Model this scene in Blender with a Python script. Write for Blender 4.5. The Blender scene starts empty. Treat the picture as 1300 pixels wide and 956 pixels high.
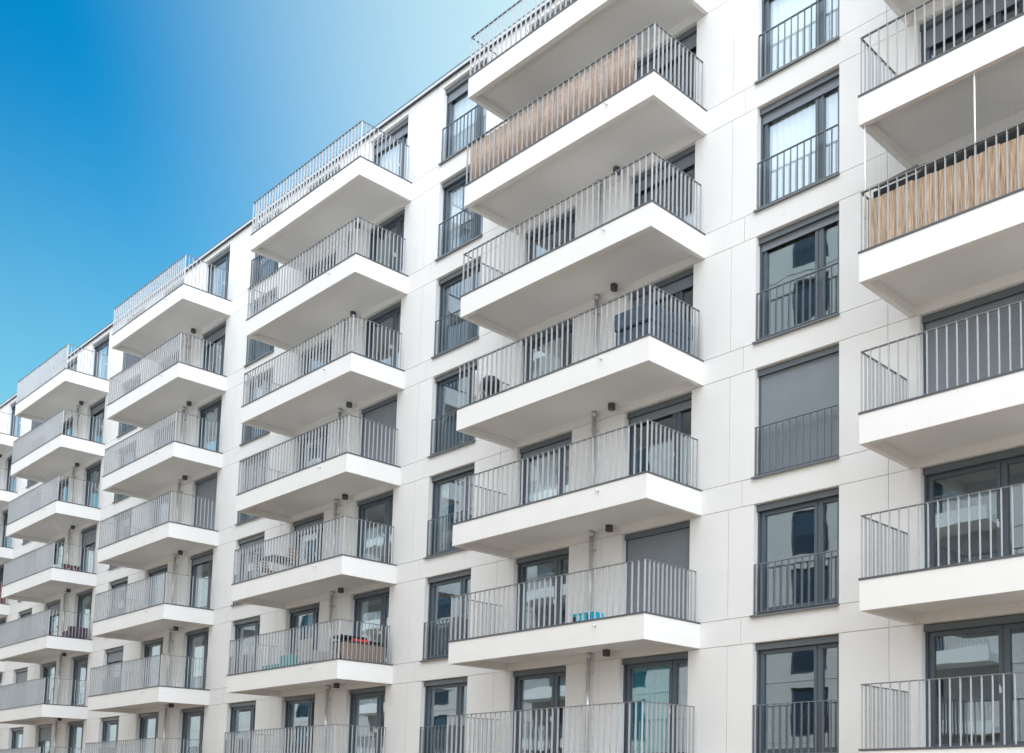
import bpy, math, random
from mathutils import Matrix, Vector
random.seed(7)
S = bpy.context.scene
COL = S.collection
R = math.radians

# ------------------------------------------------------------------ measures (metres)
H = 2.9                      # storey height
D = 1.674                    # balcony projection
L = 6.682                    # balcony length
PER = 11.843                 # distance from one balcony stack to the next
BR = -1.839                  # right end of the reference stack
SLAB = 0.558                 # height of the balcony fascia
OW, OH = 2.13, 2.315         # openings
DL, DR = -8.29, -4.31        # left edges of the two balcony doors of the reference stack
WX = -0.38                   # left edge of the french window right of the reference stack
SOFF = 0.375                 # soffit of the coffer below the balcony floor
ROWS = range(0, 7)
STACKS = range(-1, 6)        # -1 is nearest on the right; each step goes one period left
ROOF = 20.02

# ------------------------------------------------------------------ materials
def new_mat(name):
    m = bpy.data.materials.new(name); m.use_nodes = True
    nt = m.node_tree; nt.nodes.clear()
    out = nt.nodes.new('ShaderNodeOutputMaterial')
    return m, nt, out
def N(nt, t, **kw):
    n = nt.nodes.new(t)
    for k, v in kw.items(): setattr(n, k, v)
    return n
def principled(name, col, rough=0.6, metal=0.0, var=0.0, vscale=2.0, bump=0.0, bscale=60.0, spec=0.5, streak=0.0, stretch=(1,1,1), darker=None):
    m, nt, out = new_mat(name)
    b = N(nt, 'ShaderNodeBsdfPrincipled'); nt.links.new(b.outputs[0], out.inputs[0])
    b.inputs['Base Color'].default_value = (*col, 1); b.inputs['Roughness'].default_value = rough
    b.inputs['Metallic'].default_value = metal; b.inputs['Specular IOR Level'].default_value = spec
    tc = N(nt, 'ShaderNodeTexCoord')
    if var or streak:
        mp = N(nt, 'ShaderNodeMapping'); mp.inputs['Scale'].default_value = stretch
        nt.links.new(tc.outputs['Object'], mp.inputs[0])
        nz = N(nt, 'ShaderNodeTexNoise'); nz.inputs['Scale'].default_value = vscale; nz.inputs['Detail'].default_value = 5
        nt.links.new(mp.outputs[0], nz.inputs[0])
        mx = N(nt, 'ShaderNodeMix', data_type='RGBA')
        dk = darker or tuple(c*(1-var) for c in col)
        mx.inputs['A'].default_value = (*dk, 1)
        mx.inputs['B'].default_value = (*[min(1, c*(1+var*0.6)) for c in col], 1)
        cr = N(nt, 'ShaderNodeMapRange'); cr.inputs[1].default_value = 0.3; cr.inputs[2].default_value = 0.7
        nt.links.new(nz.outputs[0], cr.inputs[0]); nt.links.new(cr.outputs[0], mx.inputs['Factor'])
        last = mx.outputs['Result']
        if streak:
            mp2 = N(nt, 'ShaderNodeMapping'); mp2.inputs['Scale'].default_value = (3.0, 3.0, 0.35)
            nt.links.new(tc.outputs['Object'], mp2.inputs[0])
            n2 = N(nt, 'ShaderNodeTexNoise'); n2.inputs['Scale'].default_value = 2.2; n2.inputs['Detail'].default_value = 8; n2.inputs['Roughness'].default_value = 0.65
            nt.links.new(mp2.outputs[0], n2.inputs[0])
            r2 = N(nt, 'ShaderNodeMapRange'); r2.inputs[1].default_value = 0.55; r2.inputs[2].default_value = 0.8; r2.inputs[4].default_value = streak
            nt.links.new(n2.outputs[0], r2.inputs[0])
            m2 = N(nt, 'ShaderNodeMix', data_type='RGBA'); m2.inputs['B'].default_value = (col[0]*0.72, col[1]*0.7, col[2]*0.66, 1)
            nt.links.new(r2.outputs[0], m2.inputs['Factor']); nt.links.new(last, m2.inputs['A']); last = m2.outputs['Result']
        nt.links.new(last, b.inputs['Base Color'])
    if bump:
        n3 = N(nt, 'ShaderNodeTexNoise'); n3.inputs['Scale'].default_value = bscale; n3.inputs['Detail'].default_value = 3
        nt.links.new(tc.outputs['Object'], n3.inputs[0])
        bp = N(nt, 'ShaderNodeBump'); bp.inputs['Strength'].default_value = bump; bp.inputs['Distance'].default_value = 0.01
        nt.links.new(n3.outputs[0], bp.inputs['Height']); nt.links.new(bp.outputs[0], b.inputs['Normal'])
    return m

M = {}
M['plaster'] = principled('plaster', (0.79, 0.788, 0.785), 0.85, var=0.035, vscale=0.5, bump=0.15, bscale=90, streak=0.16, spec=0.3)
M['core'] = principled('core', (0.55, 0.53, 0.50), 0.9, spec=0.2)
M['concrete'] = principled('concrete', (0.82, 0.817, 0.81), 0.8, var=0.03, vscale=0.8, bump=0.1, bscale=70, streak=0.10, spec=0.3)
M['flashing'] = principled('flashing', (0.10, 0.105, 0.12), 0.4, spec=0.4)
M['rail'] = principled('rail', (0.46, 0.48, 0.50), 0.45, metal=0.2, var=0.08, vscale=8)
M['handrail'] = principled('handrail', (0.17, 0.18, 0.19), 0.4, metal=0.2)
M['rail_dark'] = principled('rail_dark', (0.22, 0.25, 0.28), 0.4, metal=0.25, var=0.08, vscale=8)
M['frame'] = principled('frame', (0.088, 0.112, 0.138), 0.35, metal=0.1, spec=0.55)
M['box'] = principled('box', (0.125, 0.145, 0.165), 0.38, metal=0.15)
M['shutter'] = principled('shutter', (0.215, 0.245, 0.28), 0.5, metal=0.15, var=0.06, vscale=1.5)
M['sill'] = principled('sill', (0.15, 0.165, 0.18), 0.4, metal=0.2)
M['coping'] = principled('coping', (0.58, 0.62, 0.66), 0.45, metal=0.0)
M['zinc'] = principled('zinc', (0.62, 0.64, 0.65), 0.28, metal=0.7, var=0.12, vscale=6, stretch=(1,1,0.3))
M['lamp'] = principled('lamp', (0.07, 0.075, 0.075), 0.5)
M['white_plastic'] = principled('white_plastic', (0.75, 0.75, 0.73), 0.4)
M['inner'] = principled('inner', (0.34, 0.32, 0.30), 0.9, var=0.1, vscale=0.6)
M['inner_floor'] = principled('inner_floor', (0.62, 0.60, 0.57), 0.8)
M['curtain'] = principled('curtain', (0.88, 0.88, 0.885), 0.9, var=0.03, vscale=3)
M['curtain_teal'] = principled('curtain_teal', (0.01, 0.40, 0.46), 0.9, var=0.3, vscale=5, stretch=(6, 1, 0.4))
M['curtain_grey'] = principled('curtain_grey', (0.42, 0.41, 0.40), 0.9, var=0.06, vscale=3)
M['reed'] = principled('reed', (0.50, 0.375, 0.295), 0.85, var=0.4, vscale=14, stretch=(3.0, 1, 0.25))
M['bark'] = principled('bark', (0.54, 0.395, 0.285), 0.9, var=0.6, vscale=12, stretch=(5.0, 1, 0.22), bump=0.6, bscale=20)
M['black_cloth'] = principled('black_cloth', (0.015, 0.015, 0.018), 0.9)
M['maroon'] = principled('maroon', (0.035, 0.016, 0.018), 0.7)
M['navy'] = principled('navy', (0.055, 0.085, 0.13), 0.6, var=0.35, vscale=9, bump=0.5, bscale=12)
M['turquoise'] = principled('turquoise', (0.0, 0.42, 0.62), 0.45)
M['teal'] = principled('teal', (0.02, 0.32, 0.36), 0.5)
M['red'] = principled('red', (0.70, 0.03, 0.025), 0.6)
M['terracotta'] = principled('terracotta', (0.22, 0.06, 0.055), 0.7, var=0.15, vscale=9)
M['wicker'] = principled('wicker', (0.27, 0.21, 0.17), 0.8, var=0.35, vscale=30, bump=0.8, bscale=60)
M['wood'] = principled('wood', (0.22, 0.12, 0.07), 0.6, var=0.25, vscale=6, stretch=(1, 8, 8))
M['dark'] = principled('dark', (0.03, 0.03, 0.035), 0.6)
M['plum'] = principled('plum', (0.085, 0.06, 0.085), 0.7, var=0.2, vscale=20)
M['soil'] = principled('soil', (0.03, 0.022, 0.015), 0.95)
M['leaf'] = principled('leaf', (0.09, 0.11, 0.07), 0.7, var=0.4, vscale=12)
M['leaf_dry'] = principled('leaf_dry', (0.16, 0.14, 0.12), 0.8, var=0.4, vscale=12)
M['asphalt'] = principled('paving', (0.26, 0.17, 0.09), 0.9, var=0.25, vscale=3, bump=0.4, bscale=80)
M['opp_wall'] = principled('opp_wall', (0.56, 0.55, 0.54), 0.85, var=0.06, vscale=0.6)
M['opp_glass'] = principled('opp_glass', (0.025, 0.05, 0.09), 0.06, spec=0.9)

def glass_mat():
    m, nt, out = new_mat('window_glass')
    tr = N(nt, 'ShaderNodeBsdfTransparent'); tr.inputs[0].default_value = (0.93, 0.95, 0.95, 1)
    gl = N(nt, 'ShaderNodeBsdfGlossy'); gl.inputs['Roughness'].default_value = 0.012; gl.inputs[0].default_value = (0.76, 0.90, 1.0, 1)
    lw = N(nt, 'ShaderNodeLayerWeight'); lw.inputs['Blend'].default_value = 0.5
    pw = N(nt, 'ShaderNodeMath', operation='POWER'); pw.inputs[1].default_value = 3.0; nt.links.new(lw.outputs['Facing'], pw.inputs[0])
    fr = N(nt, 'ShaderNodeMath', operation='MULTIPLY_ADD'); fr.inputs[1].default_value = 0.75; fr.inputs[2].default_value = 0.175; nt.links.new(pw.outputs[0], fr.inputs[0])
    tc = N(nt, 'ShaderNodeTexCoord')
    nz = N(nt, 'ShaderNodeTexNoise'); nz.inputs['Scale'].default_value = 1.3; nz.inputs['Detail'].default_value = 1
    bp = N(nt, 'ShaderNodeBump'); bp.inputs['Strength'].default_value = 0.10; bp.inputs['Distance'].default_value = 0.02
    nt.links.new(tc.outputs['Object'], nz.inputs[0]); nt.links.new(nz.outputs[0], bp.inputs['Height']); nt.links.new(bp.outputs[0], gl.inputs['Normal'])
    mx = N(nt, 'ShaderNodeMixShader')
    nt.links.new(fr.outputs[0], mx.inputs[0]); nt.links.new(tr.outputs[0], mx.inputs[1]); nt.links.new(gl.outputs[0], mx.inputs[2])
    nt.links.new(mx.outputs[0], out.inputs[0])
    return m
M['glass'] = glass_mat()

# ------------------------------------------------------------------ mesh builder
class MB:
    def __init__(s): s.v = []; s.f = []; s.sm = []
    def quad(s, a, b, c, d, smooth=False):
        i = len(s.v); s.v += [tuple(a), tuple(b), tuple(c), tuple(d)]; s.f.append((i, i+1, i+2, i+3)); s.sm.append(smooth); return s
    def box(s, x0, x1, y0, y1, z0, z1, mat=None):
        i = len(s.v)
        P = [(x0,y0,z0),(x1,y0,z0),(x1,y1,z0),(x0,y1,z0),(x0,y0,z1),(x1,y0,z1),(x1,y1,z1),(x0,y1,z1)]
        if mat is not None: P = [tuple(mat @ Vector(p)) for p in P]
        s.v += P
        for f in [(0,3,2,1),(4,5,6,7),(0,1,5,4),(1,2,6,5),(2,3,7,6),(3,0,4,7)]:
            s.f.append(tuple(i+k for k in f)); s.sm.append(False)
        return s
    def tube(s, p0, p1, r0, r1=None, n=12, caps=True):
        r1 = r0 if r1 is None else r1
        p0 = Vector(p0); p1 = Vector(p1); d = (p1-p0).normalized()
        a = d.orthogonal().normalized(); b = d.cross(a)
        i = len(s.v)
        for p, r in ((p0, r0), (p1, r1)):
            for k in range(n):
                t = 2*math.pi*k/n; s.v.append(tuple(p + a*math.cos(t)*r + b*math.sin(t)*r))
        for k in range(n):
            s.f.append((i+k, i+(k+1)%n, i+n+(k+1)%n, i+n+k)); s.sm.append(True)
        if caps:
            s.f.append(tuple(i+k for k in reversed(range(n)))); s.sm.append(False)
            s.f.append(tuple(i+n+k for k in range(n))); s.sm.append(False)
        return s
    def lathe(s, prof, n=16, c=(0,0,0)):
        i = len(s.v)
        for r, z in prof:
            for k in range(n):
                t = 2*math.pi*k/n; s.v.append((c[0]+r*math.cos(t), c[1]+r*math.sin(t), c[2]+z))
        for j in range(len(prof)-1):
            for k in range(n):
                s.f.append((i+j*n+k, i+j*n+(k+1)%n, i+(j+1)*n+(k+1)%n, i+(j+1)*n+k)); s.sm.append(True)
        return s
    def mesh(s, name, mat):
        me = bpy.data.meshes.new(name); me.from_pydata(s.v, [], s.f); me.materials.append(mat)
        me.polygons.foreach_set('use_smooth', s.sm); me.update(); return me
def bevel(o, w=0.006, seg=2):
    m = o.modifiers.new('bevel', 'BEVEL'); m.width = w; m.segments = seg; m.limit_method = 'ANGLE'; m.angle_limit = R(40)
    return o
def obj(name, data, parent=None, loc=(0,0,0), rz=0):
    o = bpy.data.objects.new(name, data); COL.objects.link(o)
    if parent: o.parent = parent
    o.location = loc; o.rotation_euler = (0, 0, rz); return o
def tag(o, label=None, cat=None, group=None, kind=None):
    for k, v in (('label', label), ('category', cat), ('group', group), ('kind', kind)):
        if v: o[k] = v
    return o
def thing(name, label, cat, loc=(0,0,0), rz=0, group=None):
    return tag(obj(name, None, None, loc, rz), label, cat, group)

# ------------------------------------------------------------------ ground
g = MB(); g.quad((-400,-400,-2.7),(400,-400,-2.7),(400,400,-2.7),(-400,400,-2.7))
tag(obj('ground', g.mesh('ground', M['asphalt'])), kind='structure')

# ------------------------------------------------------------------ the apartment building
XL, XR = -76.0, 16.5
bld = thing('apartment_building', 'long white apartment building with stacked balconies and grey framed windows', 'building', (0, 0, 0))
def openings():
    o = []
    for s in STACKS:
        dx = -PER*s
        o += [DL+dx, DR+dx, WX+dx]
    o.append(WX + 2*PER if WX+2*PER < XR-3 else WX + PER)
    o = sorted(set(round(x, 4) for x in o if XL+1 < x < XR-OW-0.3)); return o
OPN = openings()
VJ = [x - PER*s for s in STACKS for x in (-1.067, -4.997, -8.975)]
BJ = [x - PER*s for s in STACKS for x in (-0.705, 2.87)]
G = 0.0065          # half a joint
T = 0.022          # panel thickness in front of the core
wall = MB(); core = MB()
def spans(x0, x1, cuts):
    xs = [x0] + sorted(c for c in cuts if x0+0.15 < c < x1-0.15) + [x1]
    return list(zip(xs[:-1], xs[1:]))
def panel(x0, x1, z0, z1, gl=G, gr=G, gb=G, gt=G):
    wall.box(x0+gl, x1-gr, 0.0, T, z0+gb, z1-gt)
ZJ1, ZJ0 = -SLAB-0.012, -0.008      # band joints, relative to a floor
for r in ROWS:
    z = r*H
    for a, b in spans(XL, XR, BJ): panel(a, b, z+ZJ1, z+ZJ0)
    edges = [XL] + [e for x in OPN for e in (x, x+OW)] + [XR]
    for i in range(0, len(edges), 2):
        x0, x1 = edges[i], edges[i+1]
        cuts = spans(x0, x1, VJ)
        for j, (a, b) in enumerate(cuts):
            panel(a, b, z+ZJ0, z+H+ZJ1, gl=0 if j == 0 else G, gr=0 if j == len(cuts)-1 else G)
    # core: piers and bands with deep reveals
    for i in range(0, len(edges), 2):
        core.box(edges[i]+0.001, edges[i+1]-0.001, T, 0.32, z+ZJ0, z+H+ZJ1)
    core.box(XL, XR, T, 0.32, z+ZJ1, z+ZJ0)
# reveal linings in plaster: jambs and lintels
for r in ROWS:
    z = r*H
    for x in OPN:
        wall.box(x-0.004, x, T, 0.32, z+ZJ0, z+H+ZJ1)
        wall.box(x+OW, x+OW+0.004, T, 0.32, z+ZJ0, z+H+ZJ1)
        wall.box(x, x+OW, T, 0.32, z+H+ZJ1-0.004, z+H+ZJ1)
# parapet and plinth
for a, b in spans(XL, XR, BJ): panel(a, b, 7*H+ZJ1, ROOF-0.10)
core.box(XL, XR, T, 0.32, 7*H+ZJ1, ROOF-0.11)
for a, b in spans(XL, XR, VJ): panel(a, b, -2.7, ZJ1)
core.box(XL, XR, T, 0.32, -2.7, ZJ1)
# side and rear walls
wall.box(XL, XL+0.3, 0.321, 13, -2.7, ROOF-0.1); wall.box(XR-0.3, XR, 0.321, 13, -2.7, ROOF-0.1); wall.box(XL, XR, 13.001, 13.3, -2.7, ROOF-0.1)
obj('wall', wall.mesh('wall', M['plaster']), bld)
obj('wall_core', core.mesh('wall_core', M['core']), bld)
rf = MB(); rf.box(XL+0.3, XR-0.3, 0.32, 13, ROOF-0.5, ROOF-0.3); obj('roof', rf.mesh('roof', M['asphalt']), bld)
cp = MB()
cp.box(XL-0.05, XR+0.05, -0.075, 0.45, ROOF-0.012, ROOF)
cp.box(XL-0.05, XR+0.05, -0.072, -0.062, ROOF-0.115, ROOF-0.012)
obj('roof_coping', cp.mesh('coping', M['coping']), bld)
cd = MB(); cd.box(XL-0.05, XR+0.05, -0.09, -0.058, ROOF-0.128, ROOF-0.1151); cd.box(XL-0.05, XR+0.05, -0.085, -0.06, ROOF+0.0005, ROOF+0.018)  # lower dark strip stands in for the drip shadow, upper one is the edge
obj('coping_edge_and_shadow', cd.mesh('coping_edge_and_shadow', M['flashing']), bld)
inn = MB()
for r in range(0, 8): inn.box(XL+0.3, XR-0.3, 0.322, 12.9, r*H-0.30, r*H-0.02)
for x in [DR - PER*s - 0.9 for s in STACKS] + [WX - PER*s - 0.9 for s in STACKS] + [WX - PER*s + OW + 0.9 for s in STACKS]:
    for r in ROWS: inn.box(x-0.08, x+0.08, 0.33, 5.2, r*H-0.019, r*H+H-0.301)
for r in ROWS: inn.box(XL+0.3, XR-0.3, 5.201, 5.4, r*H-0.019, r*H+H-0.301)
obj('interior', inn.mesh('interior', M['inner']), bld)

# ---- window pieces (local origin: lower left corner of the opening, facade plane y = 0)
FY0, FY1 = 0.185, 0.262
def frame_mesh():
    m = MB(); t = 2.18
    m.box(0.0, 0.045, 0.13, FY0, 0, 2.2)                 # shutter guides
    m.box(OW-0.045, OW, 0.13, FY0, 0, 2.2)
    m.box(0.0, 0.075, FY0, FY1, 0, 2.3); m.box(OW-0.075, OW, FY0, FY1, 0, 2.3)
    m.box(0.075, OW-0.075, FY0, FY1, 2.18, 2.3); m.box(0.075, OW-0.075, FY0, FY1, 0, 0.06)
    m.box(1.495, 1.545, FY0, FY1, 0.06, 2.18)            # fixed mullion
    for a, b in ((0.079, 1.491), (1.549, OW-0.079)):     # two sashes
        w = 0.075; y0, y1 = FY0-0.014, FY1-0.02
        m.box(a, a+w, y0, y1, 0.064, 2.176); m.box(b-w, b, y0, y1, 0.064, 2.176)
        m.box(a+w, b-w, y0, y1, 2.10, 2.176); m.box(a+w, b-w, y0, y1, 0.064, 0.16)
    return m.mesh('frame', M['frame'])
def pane_mesh(a, b):
    m = MB(); m.box(a-0.004, b+0.004, 0.212, 0.224, 0.156, 2.104); return m.mesh('pane', M['glass'])
ME = {}
ME['frame'] = frame_mesh()
ME['pane1'] = pane_mesh(0.154, 1.416); ME['pane2'] = pane_mesh(1.624, OW-0.154)
b = MB(); b.box(0.0, OW, 0.085, 0.20, 2.195, 2.31); b.box(0.0, OW, 0.078, 0.0849, 2.185, 2.20); ME['box'] = b.mesh('shutter_box', M['box'])
b = MB(); b.box(-0.045, OW+0.012, -0.055, 0.184, -0.034, -0.004); b.box(-0.045, OW+0.012, -0.058, -0.0551, -0.05, -0.004); ME['sill'] = b.mesh('sill', M['sill'])
b = MB(); b.box(0.005, OW-0.005, -0.0, 0.184, -0.03, -0.002); ME['threshold'] = b.mesh('threshold', M['sill'])
b = MB(); n = 12
for i in range(n+1):
    x = 0.035 + i*(OW-0.05)/n; b.box(x-0.005, x+0.005, -0.012, 0.030, 0.055 if 0 < i < n else 0.02, 1.045)
b.box(0.02, OW-0.005, -0.014, 0.032, 1.0451, 1.057); b.box(0.02, OW-0.005, -0.008, 0.026, 0.045, 0.0545)
for zz in (0.12, 0.93): b.tube((0.0, 0.03, zz), (0.035, 0.03, zz), 0.012, n=8); b.tube((OW, 0.03, zz), (OW-0.03, 0.03, zz), 0.012, n=8)
ME['french_rail'] = b.mesh('railing', M['rail_dark'])
b = MB(); b.box(-0.012, 0.012, -0.045, -0.002, -0.05, 0.05); b.box(-0.01, 0.01, -0.055, -0.046, -0.01, 0.09); ME['handle'] = b.mesh('handle', M['white_plastic'])
def shutter_mesh(z0):
    m = MB(); z = 2.19; p = 0.04
    while z > z0 + 0.02:
        zb = max(z-p, z0)
        m.quad((0.03,0.150,zb),(OW-0.03,0.150,zb),(OW-0.03,0.147,zb+p*0.5),(0.03,0.147,zb+p*0.5))
        m.quad((0.03,0.147,zb+p*0.5),(OW-0.03,0.147,zb+p*0.5),(OW-0.03,0.150,z),(0.03,0.150,z))
        z -= p
    m.box(0.03, OW-0.03, 0.1505, 0.158, z0, 2.19); m.box(0.03, OW-0.03, 0.138, 0.162, z0-0.03, z0-0.0005)
    return m.mesh('roller_shutter', M['shutter'])
SH = {}
def shutter(z0):
    k = round(z0, 2)
    if k not in SH: SH[k] = shutter_mesh(k)
    return SH[k]
CU = {}
def curtain(kind, a, b, z0=0.02):
    k = (kind, a, b, z0)
    if k not in CU:
        m = MB(); n = int((b-a)/0.03); rr = random.Random(hash((a, b)) & 255); pts = []
        for i in range(n+1):
            x = a + (b-a)*i/n; pts.append((x, 0.31 + 0.02*math.sin(i*1.15+rr.random()*0.9)+0.012*rr.random()))
        for i in range(n):
            (xa, ya), (xb, yb) = pts[i], pts[i+1]
            m.quad((xa,ya,z0),(xb,yb,z0),(xb,yb,2.28),(xa,ya,2.28), True)
        CU[k] = m.mesh('curtain', M[kind])
    return CU[k]
def make_window(x, r, door, sh=None, cur=()):
    w = obj('balcony_door' if door else 'french_window', ME['frame'], bld, (x, 0, r*H))
    obj('pane', ME['pane1'], w); obj('pane', ME['pane2'], w); obj('shutter_box', ME['box'], w)
    obj('sill', ME['threshold' if door else 'sill'], w)
    if not door: obj('railing', ME['french_rail'], w)
    if door and (sh is None or sh > 1): obj('handle', ME['handle'], w, (1.455, FY0-0.014, 1.05))
    if sh is not None: obj('roller_shutter', shutter(sh), w)
    for c in cur: obj('curtain', curtain(*c), w)
    return w
FULLC = ('curtain', 0.09, 2.04)
SHUT = {('W',0,2): 0.03, ('R',0,1): 0.03, ('L',-1,2): 0.03, ('R',-1,2): 0.03, ('R',1,3): 0.03, ('R',2,3): 0.03,
        ('W',0,5): 1.98, ('W',0,4): 2.02, ('W',0,3): 2.06, ('W',1,6): 1.95, ('L',0,2): 2.03, ('R',0,2): 2.03, ('L',-1,4): 1.85,
        ('L',1,2): 1.9, ('W',2,2): 1.86, ('W',2,5): 1.6, ('R',1,6): 1.95, ('R',2,5): 1.9, ('R',2,2): 2.0, ('L',3,2): 1.7,
        ('R',0,5): 1.9, ('R',0,4): 1.95, ('W',3,1): 1.8, ('R',3,5): 1.9, ('W',4,4): 0.03, ('L',2,4): 0.6, ('R',0,3): 1.96, ('W',2,6): 1.2, ('W',2,3): 0.9}
CURT = {('W',0,5): [FULLC], ('W',0,4): [FULLC], ('R',1,6): [FULLC], ('R',0,0): [('curtain_teal', 0.1, 1.45), ('curtain_grey', 1.55, 2.04)],
        ('L',0,2): [('curtain', 0.35, 1.7, 0.02)], ('W',1,6): [FULLC], ('W',1,5): [('curtain', 0.1, 0.7)], ('R',1,5): [('curtain_grey', 0.1, 0.8)],
        ('L',0,3): [('curtain', 0.4, 1.3)], ('L',1,1): [('curtain', 0.8, 2.0)], ('R',1,1): [('curtain', 0.1, 0.45)],  # first entry: white sheet standing in for a reflection in the door glass
        ('W',1,2): [('curtain', 0.1, 0.5)], ('R',2,5): [('curtain', 0.6, 2.0)], ('R',2,4): [FULLC], ('R',3,6): [FULLC], ('R',1,4): [('curtain', 1.2, 2.0)],
        ('R',2,1): [('curtain', 0.1, 0.9)], ('R',3,3): [('curtain_grey', 0.3, 2.0)], ('L',1,3): [('curtain', 0.9, 2.04)]}
rnd = random.Random(3)
for s in STACKS:
    for r in ROWS:
        for key, x0, door in (('L', DL, True), ('R', DR, True), ('W', WX, False)):
            k = (key, s, r); x = x0 - PER*s
            if round(x, 4) not in OPN: continue
            sh = SHUT.get(k); cu = CURT.get(k)
            if cu is None and s <= 0: cu = []
            if cu is None:
                q = rnd.random()
                cu = [] if q < 0.62 else [('curtain', 0.1, 0.1+rnd.choice([0.4, 0.7]))] if q < 0.82 else [('curtain_grey', 0.1, 0.6)]
            if s >= 3 and sh is None and rnd.random() < 0.25: sh = rnd.choice([1.9, 1.6, 0.03])
            make_window(x, r, door, sh, cu)

# ---- balcony (local origin: right end of the slab at the wall, z = floor)
def balcony_mesh():
    m = MB(); rim = 0.11; y0 = -0.001
    m.box(-L, 0, -D, y0-0.0, -SOFF, -0.036)                              # plate
    m.box(-L, 0, -D, -D+rim, -SLAB, -SOFF-0.0005)                        # front rim
    m.box(-L, -L+rim, -D+rim+0.0005, y0, -SLAB, -SOFF-0.0005); m.box(-rim, 0, -D+rim+0.0005, y0, -SLAB, -SOFF-0.0005)
    return m.mesh('balcony', M['concrete'])
def flashing_mesh():
    m = MB(); a, b, t = -0.034, 0.002, 0.10
    m.box(-L-0.014, 0.014, -D-0.014, -D+t, a, b)
    m.box(-L-0.014, -L+t, -D+t+0.0005, -0.012, a, b); m.box(-t, 0.014, -D+t+0.0005, -0.012, a, b)
    return m.mesh('edge_flashing', M['flashing'])
def railing_mesh():
    m = MB(); h0, h1, h2 = 0.0025, 1.083, 1.095
    x0, x1, y0, y1 = -L+0.03, -0.03, -D+0.03, -0.13
    n = 36
    for i in range(n+1):
        x = x0 + (x1-x0)*i/n; m.box(x-0.005, x+0.005, y0-0.022, y0+0.022, h0, h2-0.003)
    k = 12
    for xx in (x0, x1):
        for i in range(1, k+1):
            y = y0 + (y1-y0)*i/k; m.box(xx-0.022, xx+0.022, y-0.005, y+0.005, h0, h2-0.003)
    return m.mesh('railing', M['rail'])
def handrail_mesh():
    m = MB(); h1, h2 = 1.078, 1.095; x0, x1, y0, y1 = -L+0.03, -0.03, -D+0.03, -0.12
    m.box(x0-0.019, x1+0.019, y0-0.019, y0+0.022, h1, h2)
    for xx in (x0, x1): m.box(xx-0.019, xx+0.019, y0+0.0225, y1, h1, h2)
    return m.mesh('handrail', M['handrail'])
ME['handrail'] = handrail_mesh()
ME['balcony'] = balcony_mesh(); ME['flash'] = flashing_mesh(); ME['railing'] = railing_mesh()
b = MB(); b.tube((0, 0.02, 0), (0, -0.085, -0.012), 0.021, n=12); ME['spout'] = b.mesh('drain_spout', M['zinc'])
b = MB(); b.lathe([(0.001,-0.15),(0.075,-0.15),(0.088,-0.14),(0.09,-0.02),(0.075,0)], 12); ME['lamp'] = b.mesh('ceiling_lamp', M['lamp'])
b = MB(); b.tube((0,0,0), (0,0,H-SOFF-0.002), 0.047, n=14); b.tube((0,0,H-SOFF-0.13), (0,0,H-SOFF-0.003), 0.062, n=14); b.tube((0,0,0.001), (0,0,0.05), 0.06, n=14)
b.box(-0.07, 0.07, -0.055, -0.05, 2.05, 2.08); b.box(-0.07,-0.058,-0.049,0.105,2.05,2.08); b.box(0.058,0.07,-0.049,0.105,2.05,2.08)
ME['pipe'] = b.mesh('downpipe', M['zinc'])
ME['tile'] = MB().box(-L+0.101, -0.101, -D+0.101, -0.002, -0.0355, -0.02).mesh('floor_deck', M['inner_floor'])
for s in STACKS:
    for r in ROWS:
        x = BR - PER*s
        bc = obj('balcony', ME['balcony'], bld, (x, 0, r*H))
        obj('edge_flashing', ME['flash'], bc); obj('railing', ME['railing'], bc); obj('handrail', ME['handrail'], bc); obj('floor_deck', ME['tile'], bc)
        obj('drain_spout', ME['spout'], bc, (-1.44, -D, -0.145))
        if r > 0: obj('ceiling_lamp', ME['lamp'], bc, (-2.70, -0.20, -SOFF-0.001))
        if r < 6: obj('downpipe', ME['pipe'], bld, (x-3.40, -0.11, r*H))

# wall lamp on the top terrace of the third stack
b = MB(); b.quad((0,0,0),(0.16,0,0),(0.16,-0.14,0.0),(0,-0.14,0.0)); b.quad((0,0,0.26),(0.16,0,0.26),(0.16,-0.14,0.0),(0,-0.14,0.0)); b.quad((0,0,0),(0,-0.14,0),(0,0,0.26),(0,0,0.26)); b.quad((0.16,0,0),(0.16,-0.14,0),(0.16,0,0.26),(0.16,0,0.26))
obj('wall_lamp', b.mesh('wall_lamp', M['frame']), bld, (BR-PER-2.9, -0.002, 6*H+1.35))

# ------------------------------------------------------------------ screens and netting
def stack_x(s): return BR - PER*s
z5 = 5*H
sc = MB(); x = stack_x(0)-L+0.09; rr = random.Random(5); end = -2.52
while x < end:
    w = rr.uniform(0.016, 0.026); j = rr.uniform(-0.004, 0.004); t = z5 + 1.045 + rr.uniform(-0.012, 0.008); bt = z5+0.03+rr.uniform(0, 0.015)
    sc.tube((x, -D+0.075+j, bt), (x+rr.uniform(-.003,.003), -D+0.075+j, t), w*0.52, n=6); x += w
y = -D+0.10
while y < -0.15:
    w = rr.uniform(0.016, 0.026); sc.tube((stack_x(0)-L+0.075, y, z5+0.03), (stack_x(0)-L+0.075, y, z5+1.04+rr.uniform(-.01,.01)), w*0.52, n=6); y += w
for zz in (0.25, 0.55, 0.85): sc.box(stack_x(0)-L+0.09, end, -D+0.06, -D+0.064, z5+zz, z5+zz+0.004)
tag(obj('reed_screen', sc.mesh('reed_screen', M['reed'])), 'pinkish brown reed screen tied along the front railing of a fifth floor balcony', 'screen')

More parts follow.
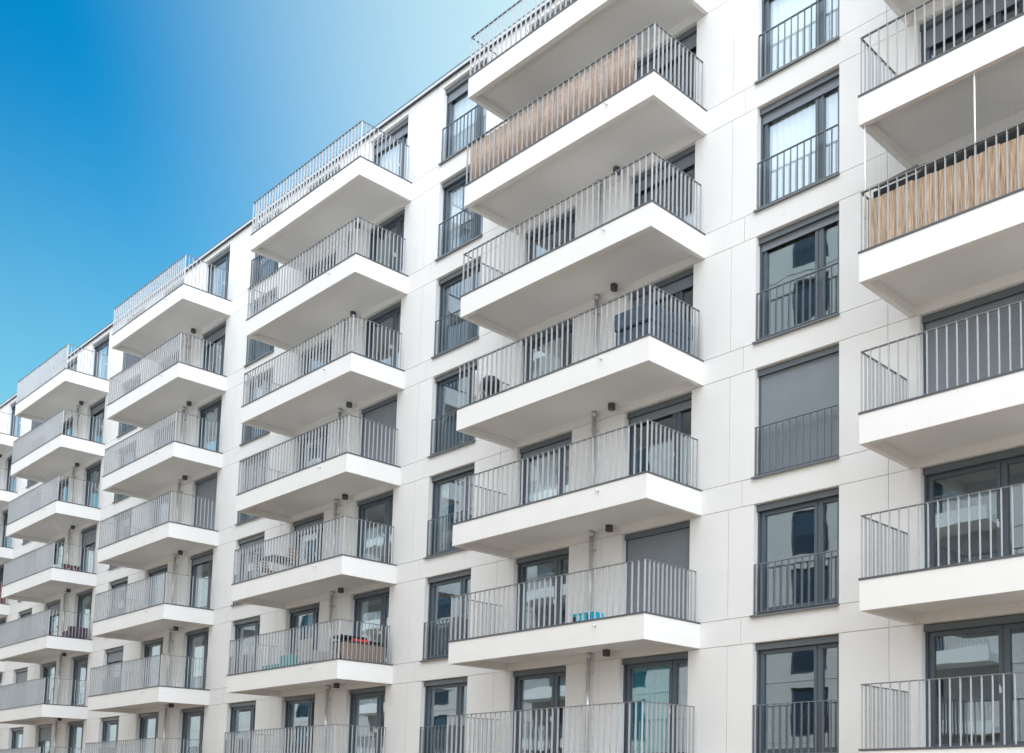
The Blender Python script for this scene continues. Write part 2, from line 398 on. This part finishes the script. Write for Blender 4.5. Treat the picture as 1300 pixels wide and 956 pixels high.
z3 = 3*H; ax0 = stack_x(-1)-L+0.07
scr = thing('bark_screen', 'golden brown bark mat with a black strip above it, tied behind a balcony railing', 'screen', (ax0+3.2, -D+0.10, z3))
mt = MB(); x = -3.15; rr = random.Random(9)
while x < 3.25:
    w = rr.uniform(0.09, 0.16); t = 0.955 + rr.uniform(-0.025, 0.02); dy = rr.uniform(-0.008, 0.008)
    m0 = len(mt.v)
    pr = [(-w/2, 0.0), (-w/4, -0.014), (w/4, -0.014), (w/2, 0.0), (0, 0.012)]
    for zz in (0.03, t):
        mt.v += [(x+w/2+px, dy+py, zz) for px, py in pr]
    for k in range(5):
        mt.f.append((m0+k, m0+(k+1)%5, m0+5+(k+1)%5, m0+5+k)); mt.sm.append(False)
    mt.f.append(tuple(m0+5+k for k in range(5))); mt.sm.append(False)
    x += w*0.98
obj('mat', mt.mesh('bark_mat', M['bark']), scr)
bc = MB(); bc.box(-3.05, 3.25, 0.022, 0.028, 0.5, 1.078); obj('backing_cloth', bc.mesh('backing_cloth', M['black_cloth']), scr)

pz = z3+1.11
pa = thing('folded_parasol', 'dark maroon folded parasol laid on the railing at the left end of the bark mat', 'parasol', (0,0,0))
m = MB(); m.tube((ax0+0.22, -D+0.12, pz+0.03), (ax0+1.02, -D+0.17, pz+0.10), 0.03, 0.055, n=10); obj('canopy', m.mesh('canopy', M['maroon']), pa)
m = MB(); m.tube((ax0+1.021, -D+0.17, pz+0.10), (ax0+1.16, -D+0.18, pz+0.112), 0.016, n=8); obj('pole', m.mesh('pole', M['dark']), pa)

def net_mat():
    m, nt, out = new_mat('netting')
    tc = N(nt, 'ShaderNodeTexCoord'); sep = N(nt, 'ShaderNodeSeparateXYZ'); nt.links.new(tc.outputs['UV'], sep.inputs[0])
    fac = []
    for k in (0, 1):
        a = N(nt, 'ShaderNodeMath', operation='FRACT'); nt.links.new(sep.outputs[k], a.inputs[0])
        c = N(nt, 'ShaderNodeMath', operation='LESS_THAN'); c.inputs[1].default_value = 0.09; nt.links.new(a.outputs[0], c.inputs[0]); fac.append(c)
    mx = N(nt, 'ShaderNodeMath', operation='MAXIMUM'); nt.links.new(fac[0].outputs[0], mx.inputs[0]); nt.links.new(fac[1].outputs[0], mx.inputs[1])
    tr = N(nt, 'ShaderNodeBsdfTransparent'); df = N(nt, 'ShaderNodeBsdfPrincipled'); df.inputs['Base Color'].default_value = (0.30, 0.30, 0.29, 1); df.inputs['Roughness'].default_value = 0.7
    ms = N(nt, 'ShaderNodeMixShader'); nt.links.new(mx.outputs[0], ms.inputs[0]); nt.links.new(tr.outputs[0], ms.inputs[1]); nt.links.new(df.outputs[0], ms.inputs[2])
    nt.links.new(ms.outputs[0], out.inputs[0]); return m
M['net'] = net_mat()
net = thing('balcony_net', 'fine grey safety netting on white poles closing the balcony above the bark mat', 'net', (0, 0, 0))
def net_mesh():
    me = bpy.data.meshes.new('netting'); yb = -D+0.085; za, zb = z3+1.10, 4*H-SLAB-0.0
    vs = [(ax0+0.02,yb,za),(ax0+6.5,yb,za),(ax0+6.5,yb,zb),(ax0+0.02,yb,zb),(ax0+0.02,-0.02,za),(ax0+0.02,-0.02,zb)]
    fs = [(0,1,2,3),(4,0,3,5)]
    me.from_pydata(vs, [], fs); uv = me.uv_layers.new(name='uv'); c = 1/0.03
    U = [(0,0),(6.48*c,0),(6.48*c,(zb-za)*c),(0,(zb-za)*c),(0,0),(1.57*c,0),(1.57*c,(zb-za)*c),(0,(zb-za)*c)]
    for i, q in enumerate(U): uv.data[i].uv = q
    me.materials.append(M['net']); return me
obj('netting', net_mesh(), net)
for xx in (ax0+0.01, ax0+2.14, ax0+4.3, ax0+6.45):
    b = MB(); b.tube((0,0,0), (0,0,4*H-SLAB-z3-0.62), 0.017, n=10); b.lathe([(0.03,0),(0.03,0.012),(0.017,0.02)], 10, (0,0,4*H-SLAB-z3-0.64))
    obj('pole', b.mesh('net_pole', M['white_plastic']), net, (xx, -D+0.07, z3+0.62))

# ------------------------------------------------------------------ furniture and small things on the balconies
def cover_mesh(w, d, h, mat, seed=1, n=14):
    rr = random.Random(seed); m = MB()
    def P(u, v, z):
        return (u*w/2*(1-0.05*z), v*d/2*(1-0.05*z), z*h + 0.03*math.sin(u*5+v*3)*(z > 0.95))
    g = [[P(-1+2*i/n, -1+2*j/n, 1.0+0.02*rr.uniform(-1, 1)) for j in range(n+1)] for i in range(n+1)]
    for i in range(n):
        for j in range(n): m.quad(g[i][j], g[i+1][j], g[i+1][j+1], g[i][j+1])
    ring = [g[i][0] for i in range(n+1)] + [g[n][j] for j in range(1, n+1)] + [g[i][n] for i in range(n-1, -1, -1)] + [g[0][j] for j in range(n-1, 0, -1)]
    base = [(p[0]*1.05+0.012*math.sin(k*2.1), p[1]*1.05+0.012*math.cos(k*1.7), 0.02) for k, p in enumerate(ring)]
    for k in range(len(ring)):
        q = (k+1) % len(ring); m.quad(base[k], base[q], ring[q], ring[k])
    return m.mesh('cover', mat)

FL = -0.018        # floor deck height
def at(s, dx, dy, r): return (stack_x(s)+dx, dy, r*H+FL)

t = thing('corner_sofa', 'navy wicker corner sofa with a high back filling the right end of a balcony', 'sofa', at(0, 0, 0, 3))
b = MB(); b.box(-1.16, -0.10, -1.55, -0.95, 0.06, 0.40); b.box(-0.72, -0.10, -0.949, -0.25, 0.06, 0.40); bevel(obj('base', b.mesh('base', M['navy']), t), 0.03)
b = MB(); b.box(-1.16, -0.10, -1.60, -1.44, 0.401, 0.80); b.box(-0.26, -0.10, -1.439, -0.22, 0.401, 0.80); bevel(obj('backrest', b.mesh('backrest', M['navy']), t), 0.04)
b = MB(); b.box(-1.12, -0.28, -1.43, -0.97, 0.401, 0.50); b.box(-0.70, -0.28, -0.965, -0.28, 0.401, 0.50); bevel(obj('cushion', b.mesh('cushion', M['navy']), t), 0.03)

def planter(loc, w, label, plant='leaf', tall=0.25, seed=0, rz=0, group=None, mat='dark'):
    t = thing('planter_box', label, 'planter', loc, rz, group)
    b = MB(); b.box(-w/2, w/2, -0.1, 0.1, 0, 0.17); bevel(obj('box', b.mesh('planter', M[mat]), t), 0.008)
    rr = random.Random(seed); m = MB()
    for k in range(int(w*130)):
        x = rr.uniform(-w/2, w/2); y = rr.uniform(-0.08, 0.08); a = rr.uniform(0, 6.28); h = tall*rr.uniform(0.5, 1.1); lean = rr.uniform(0, 0.12); ww = rr.uniform(0.008, 0.02)
        c, s_ = math.cos(a), math.sin(a)
        m.quad((x-ww*s_, y+ww*c, 0.16), (x+ww*s_, y-ww*c, 0.16), (x+ww*1.3*s_+lean*c, y-ww*1.3*c+lean*s_, 0.16+h*0.7), (x+lean*1.4*c, y+lean*1.4*s_, 0.16+h))
    obj('leaves', m.mesh('leaves', M[plant]), t); return t
def chair(loc, rz, label, seat='wood', leg='white_plastic', group=None):
    t = thing('garden_chair', label, 'chair', loc, rz, group)
    b = MB(); b.box(-0.23, 0.23, -0.22, 0.22, 0.42, 0.45); bevel(obj('seat', b.mesh('seat', M[seat]), t))
    b = MB()
    for k in range(4): b.box(-0.22, 0.22, 0.205+k*0.012, 0.222+k*0.012, 0.54+k*0.09, 0.60+k*0.09)
    obj('backrest', b.mesh('backrest', M[seat]), t)
    for sx in (-0.2, 0.2):
        for sy, top in ((-0.19, 0.42), (0.225, 0.88)):
            b = MB(); b.tube((sx, sy, 0), (sx*0.98, sy+(0.03 if top > 0.5 else 0), top), 0.014, n=8); obj('leg', b.mesh('leg', M[leg]), t)
    return t
def table(loc, w, d, label, top='dark', leg='white_plastic', rz=0):
    t = thing('garden_table', label, 'table', loc, rz)
    b = MB(); b.box(-w/2, w/2, -d/2, d/2, 0.70, 0.735); bevel(obj('tabletop', b.mesh('tabletop', M[top]), t))
    for sx in (-1, 1):
        for sy in (-1, 1):
            b = MB(); b.tube((sx*(w/2-0.06), sy*(d/2-0.06), 0), (sx*(w/2-0.05), sy*(d/2-0.05), 0.70), 0.018, n=8); obj('leg', b.mesh('leg', M[leg]), t)
    return t
def pot(loc, r, h, mat, label, plant=None, group=None, seed=0, tall=0.3):
    t = thing('plant_pot', label, 'plant pot', loc, 0, group)
    b = MB(); b.lathe([(0.001,0),(r*0.72,0),(r*0.95,h*0.85),(r*1.05,h*0.86),(r*1.05,h),(r*0.9,h),(r*0.88,h*0.9),(0.001,h*0.9)], 18); obj('pot', b.mesh('pot', M[mat]), t)
    if plant:
        rr = random.Random(seed); m = MB()
        for k in range(60):
            a = rr.uniform(0, 6.28); d = rr.uniform(0, r); e = rr.uniform(0.05, 0.16); hh = tall*rr.uniform(0.4, 1); c, s_ = math.cos(a), math.sin(a); w = rr.uniform(.01, .022)
            m.quad((d*c-w*s_, d*s_+w*c, h*0.9), (d*c+w*s_, d*s_-w*c, h*0.9), ((d+e)*c+w*s_, (d+e)*s_-w*c, h+hh*0.7), ((d+e*1.3)*c, (d+e*1.3)*s_, h+hh))
        obj('leaves', m.mesh('leaves', M[plant]), t)
    return t

# third floor balcony of the big stack, left end
planter(at(0, -5.62, -1.42, 3), 0.75, 'low black planter box with drooping dark leaves behind the railing left of the pale pane', 'leaf', 0.10, 11)
t = thing('kettle_grill', 'round black kettle grill standing near the left end of a balcony', 'grill', at(0, -6.05, -1.15, 3))
b = MB(); b.lathe([(0.001,0.42),(0.12,0.44),(0.22,0.53),(0.25,0.62),(0.255,0.63),(0.24,0.72),(0.15,0.82),(0.001,0.85)], 20); obj('bowl', b.mesh('bowl', M['dark']), t)
for a in (0.5, 2.6, 4.7):
    b = MB(); b.tube((0.13*math.cos(a),0.13*math.sin(a),0.47),(0.24*math.cos(a),0.24*math.sin(a),0),0.012,n=8); obj('leg', b.mesh('leg', M['zinc']), t)
t = thing('drying_rack', 'upright folded clothes rack with pale cloths at the left end of a balcony', 'clothes rack', at(0, -6.38, -1.25, 3))
for sx in (-0.02, 0.06):
    b = MB()
    for yy in (-0.25, 0.25): b.tube((sx, yy, 0), (sx, yy, 0.98), 0.011, n=8)
    for zz in (0.3, 0.5, 0.7, 0.9, 0.98): b.tube((sx, -0.25, zz), (sx, 0.25, zz), 0.006, n=6)
    obj('rack_frame', b.mesh('rack', M['dark']), t)
b = MB(); b.box(0.075, 0.085, -0.2, 0.1, 0.35, 0.98); obj('cloth', b.mesh('cloth', M['curtain']), t)

# first floor balcony of the big stack: turquoise crate of toys
t = thing('storage_crate', 'low bright turquoise plastic crate by the railing near the pipe', 'crate', at(0, -2.02, -1.40, 1))
b = MB()
for (x0, x1, y0, y1) in ((-0.36,0.36,-0.15,-0.14),(-0.36,0.36,0.14,0.15),(-0.36,-0.35,-0.139,0.139),(0.35,0.36,-0.139,0.139)): b.box(x0, x1, y0, y1, 0.0, 0.22)
b.box(-0.349,0.349,-0.139,0.139,0,0.01); b.box(-0.37,0.37,-0.16,-0.151,0.195,0.22)
obj('crate_body', b.mesh('crate', M['turquoise']), t)
b = MB(); b.box(-0.30,-0.20,-0.156,-0.1505,0.05,0.16); b.box(0.16,0.27,-0.156,-0.1505,0.05,0.17); obj('grip_hole', b.mesh('grip', M['dark']), t)
b = MB(); b.box(-0.17,-0.08,-0.156,-0.1505,0.08,0.17); b.box(0.0,0.05,-0.156,-0.1505,0.05,0.18); obj('sticker', b.mesh('sticker', M['white_plastic']), t)

# second floor balcony of the middle stack: dining set
table(at(1, -5.10, -1.02, 2), 0.95, 0.75, 'dark topped garden table with white legs between garden chairs')
chair(at(1, -5.85, -1.05, 2), R(90), 'brown slatted garden chair left of the dark topped table', 'wood', 'white_plastic')
chair(at(1, -5.15, -0.42, 2), 0, 'pale garden chair by the wall behind the dark topped table', 'white_plastic', 'white_plastic')
chair(at(1, -4.22, -1.05, 2), R(-90), 'brown slatted garden chair with white legs right of the dark topped table', 'wood', 'white_plastic')

# first floor balcony of the middle stack
t = thing('storage_box', 'long low teal box on the floor behind the railing', 'box', at(1, -3.75, -1.42, 1))
b = MB(); b.box(-0.85,0.15,-0.14,0.14,0,0.16); bevel(obj('box_body', b.mesh('box', M['teal']), t), 0.01)
t = thing('stacked_crate', 'tall teal crate standing at the right end of the long low teal box', 'crate', at(1, -3.2, -1.40, 1))
b = MB(); b.box(-0.36,0.36,-0.16,0.16,0,0.38); bevel(obj('crate_body', b.mesh('crate', M['teal']), t), 0.012)
t = thing('rattan_armchair', 'grey brown rattan armchair with its back to the railing', 'armchair', at(1, -1.75, -1.2, 1))
b = MB(); b.box(-0.62,0.05,-0.3,0.3,0.08,0.42); bevel(obj('seat', b.mesh('seat', M['curtain_grey']), t), 0.03)
b = MB(); b.box(-0.62,0.05,-0.40,-0.31,0.08,0.74); bevel(obj('backrest', b.mesh('backrest', M['curtain_grey']), t), 0.03)
t = thing('rattan_chest', 'brown rattan chest along the right hand end railing of a balcony', 'chest', at(1, -0.42, -0.85, 1))
b = MB(); b.box(-0.3,0.3,-0.62,0.62,0.0,0.52); bevel(obj('chest_body', b.mesh('chest', M['wicker']), t), 0.012)
b = MB(); b.box(-0.32,0.32,-0.65,0.65,0.5205,0.56); bevel(obj('lid', b.mesh('lid', M['dark']), t), 0.01)
t = thing('seat_cushion', 'black cushions piled on the brown rattan chest', 'cushion', at(1, -0.42, -0.78, 1))
b = MB(); b.box(-0.26,0.26,-0.72,0.05,0.635,0.72); b.box(-0.24,0.24,0.06,0.55,0.561,0.64); bevel(obj('cushion', b.mesh('cushion', M['black_cloth']), t), 0.03)
t = tag(bevel(obj('red_blanket', MB().box(-0.24,0.33,-0.35,0.12,0.561,0.634).mesh('blanket', M['red']), None, at(1, -0.42, -0.82, 1)), 0.02), 'bright red folded blanket under the black cushions on the rattan chest', 'blanket')
t = thing('folding_chair', 'black folding chair folded flat against the corner railing', 'chair', at(1, -0.13, -1.52, 1))
b = MB()
for (xa, xb) in ((-0.35, 0.0), (0.0, -0.35)): b.tube((xa-0.02, 0.0 if xa else 0.03, 0.0), (xb-0.02, 0.0 if xa else 0.03, 0.72), 0.013, n=8)
obj('chair_frame', b.mesh('frame', M['dark']), t)

# fourth stack
for k in range(3):
    pot(at(3, -0.55, -1.02+k*0.23, 3), 0.10, 0.22, 'terracotta', ['leftmost of the three dark red plant pots by the end railing', 'middle one of the three dark red plant pots by the end railing', 'rightmost of the three dark red plant pots by the end railing'][k], 'leaf_dry', 'dark red plant pots by the end railing', k, 0.12)
t = thing('small_bench', 'small white bench left of the three dark red plant pots', 'bench', at(3, -1.1, -1.35, 3))
b = MB(); b.box(-0.35,0.35,-0.14,0.14,0.25,0.28); obj('seat', b.mesh('seat', M['white_plastic']), t)
for sx in (-0.3, 0.3):
    b = MB(); b.box(sx-0.02,sx+0.02,-0.12,0.12,0,0.2495); obj('leg', b.mesh('leg', M['white_plastic']), t)
t = thing('lounge_sofa', 'dark plum outdoor sofa behind the end railing of a far balcony', 'sofa', at(3, -0.35, -0.75, 2))
b = MB(); b.box(-0.62,0.05,-0.12,0.62,0.06,0.34); bevel(obj('seat', b.mesh('seat', M['plum']), t), 0.03)
b = MB(); b.box(0.051,0.2,-0.12,0.62,0.06,0.52); bevel(obj('backrest', b.mesh('backrest', M['plum']), t), 0.03)
pot(at(3, -1.3, -1.3, 2), 0.16, 0.3, 'plum', 'dark plum pot left of the plum outdoor sofa', 'leaf_dry', None, 5, 0.1)
t = thing('brick_red_screen', 'brick red fabric screen tied inside the end railing of the farthest balcony', 'screen', at(4, -0.09, -1.0, 3))
b = MB(); b.box(-0.006,0.006,-0.55,0.85,0.05,0.98); obj('fabric', b.mesh('fabric', M['terracotta']), t)

# terrace plants on the top floor
for i, (dx, w, h) in enumerate(((-6.2, 0.7, 0.22), (-4.15, 0.9, 0.26), (-3.05, 0.9, 0.34), (-1.9, 0.9, 0.3))):
    planter(at(0, dx, -1.42, 6), w, ['small grey planter of dry grass at the left end of the top terrace', 'dry grass planter, leftmost of three close together on the top terrace', 'tallest dry grass planter, middle of three close together on the top terrace', 'dry grass planter, rightmost of three close together on the top terrace'][i], 'leaf_dry', h, 20+i, 0, 'dry grass planters on the top terrace', 'curtain_grey')
for i, (dx, w, h) in enumerate(((-4.4, 0.9, 0.16), (-3.3, 0.9, 0.2), (-2.3, 0.7, 0.16))):
    planter(at(1, dx, -1.42, 6), w, ['green planter farthest left on the terrace with the wedge shaped wall lamp', 'green planter in the middle on the terrace with the wedge shaped wall lamp', 'short green planter farthest right on the terrace with the wedge shaped wall lamp'][i], 'leaf', h, 30+i, 0, 'green planters on the second terrace', 'curtain_grey')

# ------------------------------------------------------------------ building across the courtyard (mirrored in the glass)
OY, OZ = -24.0, 29.0
opp = thing('courtyard_building', 'pale tall apartment block across the courtyard, seen mirrored in the window glass', 'building', (0, OY, 0))
ow = MB(); nb = 11; bay = 6.2; x00 = -67.5
xs = [x00 + i*bay for i in range(nb)]; rows = range(1, 10)
edges = [x00-170] + [e for x in xs for e in (x, x+2.2)] + [x00+nb*bay+24]
for i in range(0, len(edges), 2): ow.box(edges[i], edges[i+1], -0.4, 0, -2.7, OZ)
for x in xs:
    ow.box(x, x+2.2, -0.4, -0.001, -2.7, 2.3)
    for r in rows:
        z = (r-1)*3.0+2.3
        ow.box(x, x+2.2, -0.4, -0.001, z+2.3, (z+3.0 if r < 9 else OZ))
ow.box(edges[0], edges[-1], -12, -0.401, -2.7, OZ-0.4)
for r in range(0, 10): ow.box(edges[0], edges[-1], 0.001, 0.03, r*3.0+1.95, r*3.0+1.98)
obj('wall', ow.mesh('opp_wall', M['opp_wall']), opp)
ob = MB(); ob.box(-1.6, 5.2, 0.002, 1.6, -0.35, -0.03); ob.box(-1.6, 5.2, 1.45, 1.6, -0.0295, 0.25)
obm = ob.mesh('balcony', M['concrete'])
orl = MB()
for i in range(46): orl.box(-1.58+i*0.15, -1.565+i*0.15, 1.50, 1.54, 0.2505, 1.0)
orl.box(-1.6, 5.2, 1.49, 1.55, 1.001, 1.03); orm = orl.mesh('railing', M['rail'])
for bx in (x00+2*bay, x00+5*bay, x00+9*bay):
    for r in range(1, 10):
        q = obj('balcony', obm, opp, (bx, 0, (r-1)*3.0+2.3)); obj('railing', orm, q)
wm = MB()
for (a, b_, c, d) in ((0,0.1,0,2.3),(2.1,2.2,0,2.3),(0.1,2.1,0,0.1),(0.1,2.1,2.2,2.3),(1.4,1.5,0.1,2.2)): wm.box(a, b_, -0.22, -0.15, c, d)
for i in range(12): wm.box(0.05+i*0.18, 0.07+i*0.18, 0.01, 0.04, 0.02, 1.0)
wm.box(0, 2.2, 0.005, 0.045, 1.001, 1.03); wmm = wm.mesh('window', M['frame'])
pm = MB().box(0.1, 2.1, -0.2, -0.19, 0.1, 2.2).mesh('pane', M['opp_glass'])
for x in xs:
    for r in rows:
        w = obj('window', wmm, opp, (x, 0, (r-1)*3.0+2.3)); obj('pane', pm, w)

# ------------------------------------------------------------------ camera
cam_d = bpy.data.cameras.new('camera'); cam = bpy.data.objects.new('camera', cam_d); COL.objects.link(cam)
yaw, pitch, roll, f, px, py = 0.6850, 0.0897, 0.0082, 1312.08, 957.2, 896.56
fw = Vector((-math.sin(yaw)*math.cos(pitch), math.cos(yaw)*math.cos(pitch), math.sin(pitch)))
r0 = fw.cross(Vector((0,0,1))).normalized(); u0 = r0.cross(fw)
c_, s_ = math.cos(roll), math.sin(roll)
rt = r0*c_ + u0*s_; up = -r0*s_ + u0*c_
mw = Matrix(((rt.x, up.x, -fw.x, 12.8926), (rt.y, up.y, -fw.y, -16.1905), (rt.z, up.z, -fw.z, -0.8495), (0,0,0,1)))
cam.matrix_world = mw
cam_d.sensor_width = 36; cam_d.lens = f/1300*36; cam_d.shift_x = (650-px)/1300; cam_d.shift_y = (py-478)/1300
cam_d.clip_start = 0.1; cam_d.clip_end = 3000
S.camera = cam

# ------------------------------------------------------------------ light
SUN_EL, SUN_AZ = R(42), R(-14)         # azimuth measured from +Y (behind the building) towards +X
w = bpy.data.worlds.new('World'); S.world = w; w.use_nodes = True
nt = w.node_tree; nt.nodes.clear()
sky = N(nt, 'ShaderNodeTexSky', sky_type='NISHITA'); sky.sun_disc = False
sky.sun_elevation = SUN_EL; sky.sun_rotation = SUN_AZ; sky.air_density = 1.0; sky.dust_density = 1.2; sky.ozone_density = 3.0
tint = N(nt, 'ShaderNodeMix', data_type='RGBA', blend_type='MULTIPLY'); tint.inputs['Factor'].default_value = 1.0
tint.inputs['B'].default_value = (0.01, 0.78, 1.06, 1)
hs = N(nt, 'ShaderNodeHueSaturation'); hs.inputs['Saturation'].default_value = 1.0
nt.links.new(sky.outputs[0], tint.inputs['A']); nt.links.new(tint.outputs['Result'], hs.inputs['Color'])
# bright broken cloud in the unseen sky over the courtyard, shaped to light the facade
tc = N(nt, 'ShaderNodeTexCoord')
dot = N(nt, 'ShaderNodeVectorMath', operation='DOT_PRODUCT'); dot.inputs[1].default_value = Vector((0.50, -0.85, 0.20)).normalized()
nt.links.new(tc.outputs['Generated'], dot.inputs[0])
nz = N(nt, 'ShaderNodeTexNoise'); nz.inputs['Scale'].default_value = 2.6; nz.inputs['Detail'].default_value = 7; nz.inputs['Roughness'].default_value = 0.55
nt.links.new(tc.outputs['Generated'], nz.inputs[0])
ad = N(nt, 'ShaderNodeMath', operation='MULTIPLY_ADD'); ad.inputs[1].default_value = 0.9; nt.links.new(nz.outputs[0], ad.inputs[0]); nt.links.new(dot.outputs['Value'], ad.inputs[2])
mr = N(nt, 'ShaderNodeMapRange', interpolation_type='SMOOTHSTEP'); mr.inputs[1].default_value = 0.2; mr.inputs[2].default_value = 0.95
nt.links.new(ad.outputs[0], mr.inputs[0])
# thin veil blended into sky colour, thicker over the roofs and towards the horizon
dveil = N(nt, 'ShaderNodeVectorMath', operation='DOT_PRODUCT')
VA, VE = R(-30), R(35)
dveil.inputs[1].default_value = (math.sin(VA)*math.cos(VE), math.cos(VA)*math.cos(VE), math.sin(VE))
nt.links.new(tc.outputs['Generated'], dveil.inputs[0])
v1 = N(nt, 'ShaderNodeMapRange', interpolation_type='SMOOTHSTEP'); v1.inputs[1].default_value = 0.795; v1.inputs[2].default_value = 1.02; v1.inputs[4].default_value = 0.9
nt.links.new(dveil.outputs['Value'], v1.inputs[0])
sz = N(nt, 'ShaderNodeSeparateXYZ'); nt.links.new(tc.outputs['Generated'], sz.inputs[0])
v2 = N(nt, 'ShaderNodeMapRange', interpolation_type='SMOOTHSTEP'); v2.inputs[1].default_value = 0.55; v2.inputs[2].default_value = 0.12; v2.inputs[4].default_value = 0.68
nt.links.new(sz.outputs[2], v2.inputs[0])
hz = N(nt, 'ShaderNodeMix', data_type='RGBA'); hz.inputs['B'].default_value = (3.5, 7.0, 6.8, 1)
nt.links.new(v2.outputs[0], hz.inputs['Factor']); nt.links.new(hs.outputs[0], hz.inputs['A'])
vx = N(nt, 'ShaderNodeMix', data_type='RGBA'); vx.inputs['B'].default_value = (6.4, 7.9, 7.5, 1)
nt.links.new(v1.outputs[0], vx.inputs['Factor']); nt.links.new(hz.outputs['Result'], vx.inputs['A'])
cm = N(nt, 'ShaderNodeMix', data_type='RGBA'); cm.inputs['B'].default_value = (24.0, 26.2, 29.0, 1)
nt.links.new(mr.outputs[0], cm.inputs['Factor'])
br = N(nt, 'ShaderNodeMapRange'); br.inputs[1].default_value = -0.4; br.inputs[2].default_value = 0.9; br.inputs[3].default_value = 0.72; br.inputs[4].default_value = 1.9  # cloud brightened towards +X to lift the right-hand faces
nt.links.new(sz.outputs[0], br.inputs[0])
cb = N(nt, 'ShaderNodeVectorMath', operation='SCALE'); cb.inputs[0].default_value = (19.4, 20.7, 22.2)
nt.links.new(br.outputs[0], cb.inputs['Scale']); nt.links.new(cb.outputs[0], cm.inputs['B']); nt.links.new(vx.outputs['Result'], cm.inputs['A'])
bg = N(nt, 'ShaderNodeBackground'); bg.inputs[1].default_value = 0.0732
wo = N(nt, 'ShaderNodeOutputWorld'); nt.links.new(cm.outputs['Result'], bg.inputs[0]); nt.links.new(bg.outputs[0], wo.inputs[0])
sd = bpy.data.lights.new('sun', 'SUN'); sd.energy = 3.0; sd.angle = R(0.5); sd.color = (1.0, 0.95, 0.88)
so = bpy.data.objects.new('sun', sd); COL.objects.link(so)
sdir = Vector((math.sin(SUN_AZ)*math.cos(SUN_EL), math.cos(SUN_AZ)*math.cos(SUN_EL), math.sin(SUN_EL)))
so.rotation_euler = (-sdir).to_track_quat('-Z', 'Y').to_euler()
vs = S.view_settings; vs.view_transform = 'Standard'; vs.look = 'None'; vs.gamma = 1.0; vs.exposure = 0.91
S.render.resolution_x = 1024; S.render.resolution_y = 753
